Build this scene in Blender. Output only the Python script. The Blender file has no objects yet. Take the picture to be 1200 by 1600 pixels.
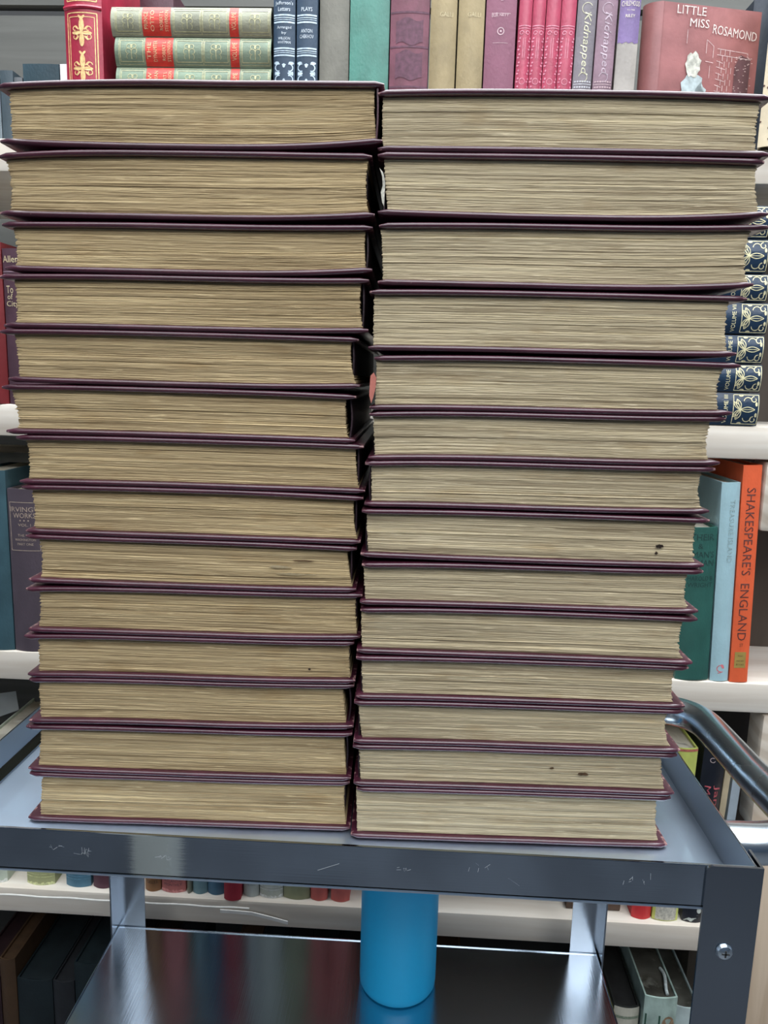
import bpy, bmesh, math, random
from mathutils import Vector, Matrix, noise
S = bpy.context.scene
C = S.collection
R = math.radians
# ------------------------------------------------------------------ camera
def look():
    yaw, pitch, roll = R(2.45), R(9.9), R(1.6)
    f = Vector((-math.sin(yaw)*math.cos(pitch), math.cos(yaw)*math.cos(pitch), -math.sin(pitch)))
    r = Vector((math.cos(yaw), math.sin(yaw), 0)); u = r.cross(f)
    r2 = r*math.cos(roll)+u*math.sin(roll); u2 = u*math.cos(roll)-r*math.sin(roll)
    m = Matrix((r2, u2, -f)).transposed()
    return m.to_4x4()
cam = bpy.data.cameras.new('camera'); co = bpy.data.objects.new('camera', cam); C.objects.link(co)
cam.sensor_fit = 'HORIZONTAL'; cam.sensor_width = 36; cam.lens = 36; cam.clip_start = .01
co.matrix_world = Matrix.Translation((0, 0, 1.15)) @ look()
S.camera = co
# ------------------------------------------------------------------ light
S.view_settings.view_transform = 'Standard'; S.view_settings.look = 'None'
S.view_settings.gamma = 1; S.view_settings.use_curve_mapping = False
S.view_settings.exposure = 0.0
w = bpy.data.worlds.new('world'); S.world = w; w.use_nodes = True
bg = w.node_tree.nodes['Background']; bg.inputs[0].default_value = (.62, .74, .9, 1); bg.inputs[1].default_value = .55
def area(name, loc, size, power, col, aim):
    l = bpy.data.lights.new(name, 'AREA'); l.shape = 'RECTANGLE'; l.size, l.size_y = size; l.energy = power; l.color = col
    o = bpy.data.objects.new(name, l); C.objects.link(o); o.location = loc
    o.rotation_euler = (Vector(aim)-Vector(loc)).to_track_quat('-Z', 'Y').to_euler(); return o
area('ceiling_light', (.15, .72, 2.55), (2.2, .5), 62, (.92, .97, 1), (.15, .72, 0))
area('ceiling_light', (.1, -.5, 2.55), (2.6, 1.6), 60, (.95, .98, 1), (.1, .1, .6))
area('ceiling_light', (.5, -1.5, 2.55), (2.2, .6), 20, (.98, .98, .98), (.1, .5, 1.0))
area('added_ceiling_uplight', (.1, .1, 2.2), (2.0, .3), 40, (.93, .97, 1), (.1, .1, 3))  # added lamp without a real fixture, brightens the ceiling that the handle reflects

# ------------------------------------------------------------------ helpers
def tag(o, label=None, cat=None, group=None, kind=None):
    if label: o['label'] = label
    if cat: o['category'] = cat
    if group: o['group'] = group
    if kind: o['kind'] = kind
    return o
def empty(name, loc, label, cat, group=None, rot=(0, 0, 0), kind=None):
    o = bpy.data.objects.new(name, None); C.objects.link(o); o.location = loc; o.rotation_euler = rot
    o.empty_display_size = .02
    return tag(o, label, cat, group, kind)
def link(name, bm, mat, parent=None, smooth=30):
    me = bpy.data.meshes.new(name); bm.to_mesh(me); bm.free()
    for m in (mat if isinstance(mat, (list, tuple)) else [mat]): me.materials.append(m)
    if smooth:
        for p in me.polygons: p.use_smooth = True
        try: me.set_sharp_from_angle(angle=R(smooth))
        except Exception: pass
    o = bpy.data.objects.new(name, me); C.objects.link(o); o.parent = parent
    return o
def box(bm, x0, x1, y0, y1, z0, z1, bev=0, mi=0):
    g = bmesh.ops.create_cube(bm, size=1)
    for v in g['verts']:
        v.co = Vector(((x0+x1)/2+v.co.x*(x1-x0), (y0+y1)/2+v.co.y*(y1-y0), (z0+z1)/2+v.co.z*(z1-z0)))
    fs = {f for v in g['verts'] for f in v.link_faces}
    for f in fs: f.material_index = mi
    if bev:
        es = list({e for v in g['verts'] for e in v.link_edges})
        bmesh.ops.bevel(bm, geom=es, offset=bev, segments=2, profile=.6, affect='EDGES')
def prism(bm, pts, z0, z1, axis='z', mi=0):
    """polygon pts (a, b) extruded along an axis"""
    def P(a, b, c): return {'z': (a, b, c), 'y': (a, c, b), 'x': (c, a, b)}[axis]
    lo = [bm.verts.new(P(a, b, z0)) for a, b in pts]; hi = [bm.verts.new(P(a, b, z1)) for a, b in pts]
    n = len(pts); fs = [bm.faces.new(lo[::-1]), bm.faces.new(hi)]
    for i in range(n): fs.append(bm.faces.new((lo[i], lo[(i+1) % n], hi[(i+1) % n], hi[i])))
    for f in fs: f.material_index = mi
    bmesh.ops.recalc_face_normals(bm, faces=fs)
def tube(bm, pts, r, n=20, close=False):
    pts = [Vector(p) for p in pts]; rings = []
    side = None
    for i, p in enumerate(pts):
        d = (pts[min(i+1, len(pts)-1)]-pts[max(i-1, 0)]).normalized()
        if side is None:
            side = d.cross(Vector((0, 0, 1)) if abs(d.z) < .9 else Vector((1, 0, 0))).normalized()
        side = (side-d*side.dot(d)).normalized(); up = d.cross(side)
        rings.append([bm.verts.new(p+(side*math.cos(2*math.pi*k/n)+up*math.sin(2*math.pi*k/n))*r) for k in range(n)])
    for a, b in zip(rings, rings[1:]):
        for k in range(n): bm.faces.new((a[k], a[(k+1) % n], b[(k+1) % n], b[k]))
    bm.faces.new(rings[0][::-1]); bm.faces.new(rings[-1])
def lathe(bm, prof, n=40, mi=0):
    rings = [[bm.verts.new((r*math.cos(2*math.pi*k/n), r*math.sin(2*math.pi*k/n), z)) for k in range(n)] for r, z in prof]
    for a, b in zip(rings, rings[1:]):
        for k in range(n): bm.faces.new((a[k], a[(k+1) % n], b[(k+1) % n], b[k]))
    bm.faces.new(rings[0][::-1]); bm.faces.new(rings[-1])
# ---- materials
def nt(name):
    m = bpy.data.materials.new(name); m.use_nodes = True; t = m.node_tree
    return m, t, t.nodes['Principled BSDF']
def N(t, kind, **kw):
    n = t.nodes.new(kind)
    for k, v in kw.items():
        if k in ('operation', 'blend_type', 'data_type', 'object', 'attribute_name', 'noise_dimensions'): setattr(n, k, v)
        else: n.inputs[k.replace('_', ' ')].default_value = v
    return n
def coords(t, scale, rnd=True):
    tc = t.nodes.new('ShaderNodeTexCoord'); mp = t.nodes.new('ShaderNodeMapping'); mp.inputs['Scale'].default_value = scale
    if rnd:
        oi = t.nodes.new('ShaderNodeObjectInfo'); ml = N(t, 'ShaderNodeMath', operation='MULTIPLY'); ml.inputs[1].default_value = 37.
        t.links.new(oi.outputs['Random'], ml.inputs[0]); ad = N(t, 'ShaderNodeVectorMath', operation='ADD')
        t.links.new(mp.outputs[0], ad.inputs[0]); t.links.new(ml.outputs[0], ad.inputs[1])
        t.links.new(tc.outputs['Object'], mp.inputs[0]); return ad.outputs[0]
    t.links.new(tc.outputs['Object'], mp.inputs[0]); return mp.outputs[0]
def ramp(t, fac, stops):
    r = t.nodes.new('ShaderNodeValToRGB'); e = r.color_ramp.elements
    while len(e) < len(stops): e.new(.5)
    for s, (p, c) in zip(e, stops): s.position = p; s.color = (*c, 1) if len(c) == 3 else c
    t.links.new(fac, r.inputs[0]); return r.outputs[0]
def noisy(name, col, rough=.6, var=.25, scale=(60, 60, 60), bump=.1, metal=0, spec=.5, detail=4, bscale=None, dist=.001):
    """cloth, card, painted or leather surface: base colour varied by wear, with a fine bump"""
    m, t, b = nt(name); v = coords(t, scale); n = N(t, 'ShaderNodeTexNoise', Detail=detail, Scale=1.); t.links.new(v, n.inputs['Vector'])
    d = tuple(c*(1-var) for c in col); l = tuple(min(1, c*(1+var)+.01*var) for c in col)
    t.links.new(ramp(t, n.outputs[0], [(.3, d), (.7, l)]), b.inputs['Base Color'])
    b.inputs['Roughness'].default_value = rough; b.inputs['Metallic'].default_value = metal; b.inputs['Specular IOR Level'].default_value = spec
    if bump:
        v2 = coords(t, bscale or tuple(s*8 for s in scale)); n2 = N(t, 'ShaderNodeTexNoise', Detail=3., Scale=1.); t.links.new(v2, n2.inputs['Vector'])
        bp = N(t, 'ShaderNodeBump', Strength=bump, Distance=dist); t.links.new(n2.outputs[0], bp.inputs['Height']); t.links.new(bp.outputs[0], b.inputs['Normal'])
    return m
_c = {}
def cloth(col, rough=.55, var=.18):
    k = (col, rough, var)
    if k not in _c: _c[k] = noisy('book_cloth', col, rough, var, (50, 50, 30), .25)
    return _c[k]
def foil(col, rough=.45):
    k = ('f', col, rough)
    if k not in _c: _c[k] = noisy('stamped_foil', col, rough, .3, (300, 300, 300), 0)
    return _c[k]
def paper_edges(name, dark, mid, light, rz=1.):
    """edges of many leaves: thin streaks along the leaves, pale frayed flecks and a few stains"""
    m, t, b = nt(name)
    tc = t.nodes.new('ShaderNodeTexCoord'); sx = t.nodes.new('ShaderNodeSeparateXYZ'); t.links.new(tc.outputs['Object'], sx.inputs[0])
    oi = t.nodes.new('ShaderNodeObjectInfo')
    # wavy leaves
    wv = N(t, 'ShaderNodeTexNoise', Scale=1., Detail=2.); mpw = t.nodes.new('ShaderNodeMapping'); mpw.inputs['Scale'].default_value = (14, 14, 40)
    t.links.new(tc.outputs['Object'], mpw.inputs[0]); t.links.new(mpw.outputs[0], wv.inputs['Vector'])
    k = N(t, 'ShaderNodeMath', operation='MULTIPLY_ADD'); t.links.new(wv.outputs[0], k.inputs[0]); k.inputs[1].default_value = .0032; t.links.new(sx.outputs[2], k.inputs[2])
    rs = N(t, 'ShaderNodeMath', operation='MULTIPLY_ADD'); t.links.new(oi.outputs['Random'], rs.inputs[0]); rs.inputs[1].default_value = 9.; t.links.new(k.outputs[0], rs.inputs[2])
    cx = t.nodes.new('ShaderNodeCombineXYZ'); t.links.new(sx.outputs[0], cx.inputs[0]); t.links.new(sx.outputs[1], cx.inputs[1]); t.links.new(rs.outputs[0], cx.inputs[2])
    def nz(scale, detail=2., rough=.5):
        mp = t.nodes.new('ShaderNodeMapping'); mp.inputs['Scale'].default_value = scale; t.links.new(cx.outputs[0], mp.inputs[0])
        n = N(t, 'ShaderNodeTexNoise', Scale=1., Detail=detail, Roughness=rough); t.links.new(mp.outputs[0], n.inputs['Vector']); return n.outputs[0]
    a = nz((9, 9, 1100*rz), 4., .6); c1 = ramp(t, a, [(.3, dark), (.5, mid), (.72, light)])
    g = nz((4, 4, 260*rz), 4., .65); mg = N(t, 'ShaderNodeMix', data_type='RGBA', blend_type='MULTIPLY'); mg.inputs[0].default_value = 1
    t.links.new(c1, mg.inputs[6]); t.links.new(ramp(t, g, [(.34, (.62, .59, .56)), (.5, (.94, .93, .92)), (.66, (1.22, 1.21, 1.17))]), mg.inputs[7])
    fl = nz((34, 34, 750*rz), 4., .6); mf = N(t, 'ShaderNodeMix', data_type='RGBA'); t.links.new(ramp(t, fl, [(.60, (0, 0, 0)), (.70, (.55, .55, .55))]), mf.inputs[0])
    t.links.new(mg.outputs[2], mf.inputs[6]); mf.inputs[7].default_value = (*[min(1, c*1.35) for c in light], 1)
    dk = nz((30, 30, 1300*rz), 2.); md = N(t, 'ShaderNodeMix', data_type='RGBA'); t.links.new(ramp(t, dk, [(.27, (.75, .75, .75)), (.36, (0, 0, 0))]), md.inputs[0])
    t.links.new(mf.outputs[2], md.inputs[6]); md.inputs[7].default_value = (*[c*.45 for c in dark], 1)
    st = nz((22, 22, 60), 4.); ms = N(t, 'ShaderNodeMix', data_type='RGBA', blend_type='MULTIPLY'); t.links.new(ramp(t, st, [(.3, (.5, .5, .5)), (.42, (0, 0, 0))]), ms.inputs[0])
    t.links.new(md.outputs[2], ms.inputs[6]); ms.inputs[7].default_value = (.78, .7, .6, 1)
    t.links.new(ms.outputs[2], b.inputs['Base Color']); b.inputs['Roughness'].default_value = .85; b.inputs['Specular IOR Level'].default_value = .15
    add = N(t, 'ShaderNodeMath', operation='ADD'); t.links.new(a, add.inputs[0]); t.links.new(fl, add.inputs[1])
    bp = N(t, 'ShaderNodeBump', Strength=.3, Distance=.0005); t.links.new(add.outputs[0], bp.inputs['Height']); t.links.new(bp.outputs[0], b.inputs['Normal'])
    return m
M_PL = paper_edges('aged_page_edges_tan', (.27, .20, .11), (.44, .335, .19), (.65, .52, .31))
M_PR = paper_edges('aged_page_edges_grey', (.315, .26, .165), (.49, .41, .272), (.69, .60, .42))
M_PW = paper_edges('pale_page_edges', (.42, .38, .3), (.62, .58, .48), (.8, .77, .68), 1.)
def leather():
    m, t, b = nt('maroon_leather'); v = coords(t, (40, 40, 40)); n = N(t, 'ShaderNodeTexNoise', Scale=1., Detail=5.); t.links.new(v, n.inputs['Vector'])
    base = ramp(t, n.outputs[0], [(.3, (.045, .008, .018)), (.7, (.078, .016, .032))])
    at = t.nodes.new('ShaderNodeAttribute'); at.attribute_name = 'wear'
    v2 = coords(t, (260, 260, 700)); n2 = N(t, 'ShaderNodeTexNoise', Scale=1., Detail=4.); t.links.new(v2, n2.inputs['Vector'])
    ad = N(t, 'ShaderNodeMath', operation='MULTIPLY_ADD'); t.links.new(at.outputs['Fac'], ad.inputs[0]); ad.inputs[1].default_value = .24; t.links.new(n2.outputs[0], ad.inputs[2])
    mx = N(t, 'ShaderNodeMix', data_type='RGBA'); t.links.new(ramp(t, ad.outputs[0], [(.74, (0, 0, 0)), (.84, (1, 1, 1))]), mx.inputs[0])
    t.links.new(base, mx.inputs[6]); mx.inputs[7].default_value = (.36, .20, .19, 1); t.links.new(mx.outputs[2], b.inputs['Base Color'])
    b.inputs['Roughness'].default_value = .36; b.inputs['Specular IOR Level'].default_value = .5; b.inputs['Coat Weight'].default_value = .6; b.inputs['Coat Roughness'].default_value = .18; b.inputs['Coat IOR'].default_value = 1.6
    bp = N(t, 'ShaderNodeBump', Strength=.15, Distance=.0005); t.links.new(n2.outputs[0], bp.inputs['Height']); t.links.new(bp.outputs[0], b.inputs['Normal'])
    return m
M_LE = leather()
def steel(name, col, rough, aniso_scale, bump=.05):
    m, t, b = nt(name); b.inputs['Metallic'].default_value = 1; b.inputs['Base Color'].default_value = (*col, 1)
    v = coords(t, aniso_scale, False); n = N(t, 'ShaderNodeTexNoise', Scale=1., Detail=3.); t.links.new(v, n.inputs['Vector'])
    v3 = coords(t, (5, 5, 5), False); n3 = N(t, 'ShaderNodeTexNoise', Scale=1., Detail=4.); t.links.new(v3, n3.inputs['Vector'])
    mr = N(t, 'ShaderNodeMapRange'); mr.inputs[1].default_value = .3; mr.inputs[2].default_value = .7; mr.inputs[3].default_value = rough*.75; mr.inputs[4].default_value = rough*1.3
    t.links.new(n3.outputs[0], mr.inputs[0]); t.links.new(mr.outputs[0], b.inputs['Roughness'])
    bp = N(t, 'ShaderNodeBump', Strength=bump, Distance=.001); t.links.new(n.outputs[0], bp.inputs['Height']); t.links.new(bp.outputs[0], b.inputs['Normal'])
    return m
M_ST = steel('brushed_steel', (.45, .52, .60), .05, (4, 900, 900), .02)
M_LG = steel('brushed_leg_steel', (.30, .34, .39), .18, (900, 900, 4), .006)
M_STY = steel('steel_tray_top', (.62, .75, .90), .45, (500, 8, 8), .10)
for _n, _v in (('Coat Weight', 1), ('Coat Roughness', .03), ('Coat IOR', 2.)): M_STY.node_tree.nodes['Principled BSDF'].inputs[_n].default_value = _v
M_STL = steel('polished_lower_tray', (.56, .61, .66), .19, (900, 5, 5), .06)
M_CH = steel('chromed_tube', (.80, .90, .98), .27, (20, 20, 20), .02)
def wood(name, c0, c1, scale=(3, 60, 60), rough=.55, rings=False):
    m, t, b = nt(name); v = coords(t, scale)
    n = N(t, 'ShaderNodeTexNoise', Scale=1., Detail=6., Distortion=.6); t.links.new(v, n.inputs['Vector']); src = n.outputs[0]
    if rings:
        wv = t.nodes.new('ShaderNodeTexWave'); wv.wave_type = 'RINGS'; wv.rings_direction = 'Y'; wv.inputs['Scale'].default_value = 14; wv.inputs['Distortion'].default_value = 5.; wv.inputs['Detail'].default_value = 2
        tc = t.nodes.new('ShaderNodeTexCoord'); t.links.new(tc.outputs['Object'], wv.inputs['Vector']); src = wv.outputs['Fac']
    t.links.new(ramp(t, src, [(.25, c0), (.75, c1)]), b.inputs['Base Color']); b.inputs['Roughness'].default_value = rough
    bp = N(t, 'ShaderNodeBump', Strength=.25, Distance=.001); t.links.new(src, bp.inputs['Height']); t.links.new(bp.outputs[0], b.inputs['Normal'])
    return m
M_WD = wood('pale_shelf_timber', (.62, .54, .45), (.80, .75, .67))
M_WE = wood('timber_end_grain', (.56, .48, .39), (.66, .59, .50), rings=True)
M_WP = wood('upright_timber', (.50, .37, .25), (.72, .58, .44), (60, 60, 4))
M_DK = wood('dark_side_timber', (.045, .032, .022), (.085, .065, .05), (30, 30, 3))
M_GY = wood('grey_back_boards', (.060, .060, .055), (.095, .095, .088), (3, 30, 50), .8)

# ------------------------------------------------------------------ the room
b = bmesh.new(); box(b, -4, 4, -2.2, 2.2, -.1, 0); tag(link('floor', b, noisy('dark_floor', (.07, .075, .085), .5, .3, (6, 6, 6), .05)), kind='structure')
b = bmesh.new(); box(b, -4, 4, -2.2, 2.2, 2.6, 2.7); tag(link('ceiling', b, noisy('ceiling_paint', (.55, .57, .6), .9, .05, (6, 6, 6), .05)), kind='structure')
b = bmesh.new(); box(b, -4, 4, -2.3, -2.2, 0, 2.6); tag(link('wall_back', b, noisy('blue_grey_wall', (.04, .07, .115), .8, .15, (3, 3, 3), .05)), kind='structure')
b = bmesh.new(); box(b, -4, 4, 2.2, 2.3, 0, 2.6); tag(link('wall_front', b, noisy('grey_wall', (.12, .12, .12), .8, .15, (3, 3, 3), .05)), kind='structure')
b = bmesh.new(); box(b, -.55, -.472, -.5, -.42, 0, 2.6, .003); tag(link('trim_1', b, noisy('cream_post', (.88, .84, .72), .6, .08)), kind='structure')

# ------------------------------------------------------------------ the bookcase
SH = [(1.368, 1.404), (1.069, 1.107), (.760, .798), (.430, .466), (.108, .146)]
bc = empty('bookcase', (0, 1.05, 0), 'pale timber bookcase full of old books standing behind the steel cart', 'bookcase')
for i, (z0, z1) in enumerate(SH):
    b = bmesh.new(); x1 = .428 if i == 3 else .60
    box(b, -1.1, x1, -.15, .13, z0, z1, .004)
    o = link('shelf_board', b, M_WD, bc)
b = bmesh.new(); box(b, -1.2, 1.0, .22, .24, 1.70, 2.1); box(b, -1.2, 1.0, .22, .24, 1.2, 1.685); box(b, -1.2, 1.0, .22, .24, 0, 1.19); link('back_board', b, M_GY, bc)
b = bmesh.new(); box(b, .43, .60, -.01, .2, .146, 1.36, .002); link('side_panel', b, M_DK, bc)['label'] = 'dark brown inner side panel'
b = bmesh.new(); box(b, .43, .52, -.19, -.152, 0, .60, .003); link('upright', b, M_WP, bc)
for (x0, x1, z0, z1) in ((.401, .475, .985, 1.067), (.431, .50, .605, .758)):
    b = bmesh.new(); box(b, x0, x1, -.15, -.11, z0, z1, .006); link('support_block', b, M_WE, bc)
b = bmesh.new(); box(b, .402, .427, -.15, -.11, .345, .428, .004); link('support_block', b, M_WE, bc)
# peeling strips of white laminate at the front edges
b = bmesh.new(); tp_, bt_ = [], []
for k in range(16):
    x = -.24+k*.006; z = .4515-.00002*k*k-.0009*max(0, k-7)
    tp_.append((x, z+.0022)); bt_.append((x, z-.0022))
prism(b, tp_+bt_[::-1], -.1535, -.1520, 'y')
o = link('peeling_strip', b, noisy('white_laminate', (.8, .79, .76), .4, .05), bc); o['label'] = 'loose white strip curling off the shelf edge'
b = bmesh.new()
pts = [(-.9+k*.02, -.158, .4615+.0006*math.sin(k*1.7)) for k in range(36)]
tube(b, pts, .0011, 6); o = link('edge_liner', b, noisy('white_liner', (.75, .74, .7), .5, .1), bc)

# ------------------------------------------------------------------ background books
def arc(x, w, bulge): return -bulge*(1-(2*x/w)**2)
class Book:
    """local frame: x across the thickness, y from the spine back, z up from the tail"""
    def __init__(s, label, w, h, col, loc, lie=False, depth=.14, bulge=.004, lean=0, yaw=0, group=None, rough=.55, var=.18, name='book', pages=None, kindcover=None):
        rot = (0, 0, R(yaw)) if not lie else (0, R(-90), R(yaw))
        if lean: rot = (0, R(lean), R(yaw))
        s.w, s.h, s.b = w, h, bulge
        if lean: loc = (loc[0], loc[1], loc[2]+abs(math.sin(R(lean)))*w/2)
        s.e = empty(name, loc, label, 'book', group, rot)
        if lie: s.e.rotation_mode = 'ZYX' if yaw else 'XYZ'
        bm = bmesh.new(); t = .0022; n = 10
        out = [(-w/2, depth)]+[(-w/2+w*k/n, arc(-w/2+w*k/n, w, bulge)) for k in range(n+1)]+[(w/2, depth)]
        inn = [(w/2-t, depth)]+[((w/2-t)*(1-2*k/n), t+arc((w/2-t)*(1-2*k/n), w, bulge)) for k in range(n+1)]+[(-w/2+t, depth)]
        m = len(out)
        def ring(z): return [bm.verts.new((x, y, z)) for x, y in out+inn]
        a, c = ring(0), ring(h); T = len(a)
        for k in range(T): bm.faces.new((a[k], a[(k+1) % T], c[(k+1) % T], c[k]))
        for k in range(m-1):
            bm.faces.new((a[k], a[k+1], a[T-2-k], a[T-1-k])); bm.faces.new((c[k], c[k+1], c[T-2-k], c[T-1-k]))
        bmesh.ops.recalc_face_normals(bm, faces=bm.faces[:])
        link('cover', bm, kindcover or cloth(col, rough, var), s.e)
        bm = bmesh.new(); q = .0035
        box(bm, -w/2+t*1.05, w/2-t*1.05, t+.001, depth-.004, q, h-q)
        link('page_block', bm, pages or M_PW, s.e)
    def pt(s, x, z, off=.0003): return (x, arc(x, s.w, s.b)-off, z)
    def part(s, name, polys, mat, label=None, off=.0003):
        bm = bmesh.new()
        for p in polys:
            xs = [v[0] for v in p]
            vs = [bm.verts.new(s.pt(max(-s.w/2, min(s.w/2, x)), z, off)) for x, z in p]
            try: bm.faces.new(vs)
            except ValueError: pass
        bmesh.ops.recalc_face_normals(bm, faces=bm.faces[:])
        o = link(name, bm, mat, s.e, 0)
        if label: o['label'] = label
        return o
def line(x0, z0, x1, z1, w, n=6):
    dx, dz = x1-x0, z1-z0; L = math.hypot(dx, dz) or 1; px, pz = -dz/L*w/2, dx/L*w/2; out = []
    for k in range(n):
        a, c = k/n, (k+1)/n
        out.append([(x0+dx*a+px, z0+dz*a+pz), (x0+dx*a-px, z0+dz*a-pz), (x0+dx*c-px, z0+dz*c-pz), (x0+dx*c+px, z0+dz*c+pz)])
    return out
def frame(x0, z0, x1, z1, w): return line(x0, z0, x1, z0, w)+line(x1, z0, x1, z1, w)+line(x1, z1, x0, z1, w)+line(x0, z1, x0, z0, w)
def petal(cx, cz, a, bb, ang, n=12):
    ca, sa = math.cos(ang), math.sin(ang)
    return [[(cx+a*(1+math.cos(2*math.pi*k/n))*ca-bb*math.sin(2*math.pi*k/n)*sa, cz+a*(1+math.cos(2*math.pi*k/n))*sa+bb*math.sin(2*math.pi*k/n)*ca) for k in range(n)]]
def curl(cx, cz, r, a0, a1, w, n=14, shrink=0.):
    out = []; P = []
    for k in range(n+1):
        a = a0+(a1-a0)*k/n; rr = r*(1-shrink*k/n); P.append((cx+rr*math.cos(a), cz+rr*math.sin(a), a, rr))
    for p, q in zip(P, P[1:]):
        out.append([(cx+(p[3]-w/2)*math.cos(p[2]), cz+(p[3]-w/2)*math.sin(p[2])), (cx+(p[3]+w/2)*math.cos(p[2]), cz+(p[3]+w/2)*math.sin(p[2])),
                    (cx+(q[3]+w/2)*math.cos(q[2]), cz+(q[3]+w/2)*math.sin(q[2])), (cx+(q[3]-w/2)*math.cos(q[2]), cz+(q[3]-w/2)*math.sin(q[2]))])
    return out
def text(s, cx, cz, width, height, rot=0, shear=0):
    """lettering as polygons fitted into width x height about (cx, cz), turned by rot degrees"""
    cu = bpy.data.curves.new('t', 'FONT'); cu.body = s; cu.size = 1; cu.align_x = 'CENTER'; cu.resolution_u = 2; cu.shear = shear
    o = bpy.data.objects.new('t', cu); C.objects.link(o); dg = bpy.context.evaluated_depsgraph_get(); dg.update()
    me = bpy.data.meshes.new_from_object(o.evaluated_get(dg)); V = [v.co.copy() for v in me.vertices]; F = [list(p.vertices) for p in me.polygons]
    bpy.data.objects.remove(o); bpy.data.curves.remove(cu); bpy.data.meshes.remove(me)
    if not V: return []
    x0, x1 = min(v.x for v in V), max(v.x for v in V); y0, y1 = min(v.y for v in V), max(v.y for v in V)
    sx, sy = width/(x1-x0), height/(y1-y0); c, sn = math.cos(R(rot)), math.sin(R(rot))
    P = []
    for v in V:
        a, d = (v.x-(x0+x1)/2)*sx, (v.y-(y0+y1)/2)*sy; P.append((cx+a*c-d*sn, cz+a*sn+d*c))
    return [[P[i] for i in f] for f in F]

GOLD = (.66, .50, .22); PALE = (.75, .78, .8)
Z1 = SH[0][1]+.0003; Z2 = SH[1][1]+.0003; Z3 = SH[2][1]+.0003; Z4 = SH[3][1]+.0003; Z5 = SH[4][1]+.0003
G1 = 'books standing on the top shelf'
def up(label, xa, xb, h, col, z, y=.905, **kw):
    return Book(label, abs(xb-xa)-.0004, h, col, ((xa+xb)/2, y, z), **kw)
# --- top shelf
bk = up('red leather book with gilt scrollwork spine titled David Copperfield', -.4045, -.3625, .235, (.34, .018, .045), Z1, bulge=.006, group=G1, rough=.4)
g = foil((.78, .50, .22))
w = bk.w/2
P = []
for (za, zb) in ((.0, .010), (.014, .128), (.140, .205)):
    if zb-za > .02: P += frame(-w*.78, za, w*.78, zb, .0011)
pz = []
for (za, zb) in ((.014, .128),):
    for q in (.66,): pz += frame(-w*q, za+.004, w*q, zb-.004, .0008)
    for zc in (.034, .072, .108):
        pz += petal(0, zc, .0075, .0030, math.pi/2)+petal(0, zc, .0070, .0028, -math.pi/2)+petal(0, zc, .0055, .002, 0)+petal(0, zc, .0055, .002, math.pi)
        for sgn in (-1, 1):
            pz += curl(sgn*.0075, zc+.004, .003, 0, 5, .0009, shrink=.5)+curl(sgn*.0075, zc-.004, .003, 1, -4, .0009, shrink=.5)
            pz += petal(sgn*.003, zc+.003, .003, .0011, math.pi/2-sgn*.8)+petal(sgn*.003, zc-.003, .003, .0011, -math.pi/2+sgn*.8)
        pz += petal(0, zc+.014, .0025, .0012, .8)+petal(0, zc+.014, .0025, .0012, math.pi-.8)
bk.part('gilt_frame', P, g); bk.part('gilt_ornament', pz, g)
bk.part('title', text('DAVID', 0, .1625, .012, .0045)+text('COPPERFIELD', 0, .1545, .027, .0050), g)
b = bmesh.new(); pts = [(x, arc(x, bk.w, bk.b)+.0005, .134) for x in [(-w+.0005)+(2*w-.001)*k/12 for k in range(13)]]; tube(b, pts, .0024, 8); link('raised_band', b, cloth((.34, .018, .045), .35), bk.e)

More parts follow.
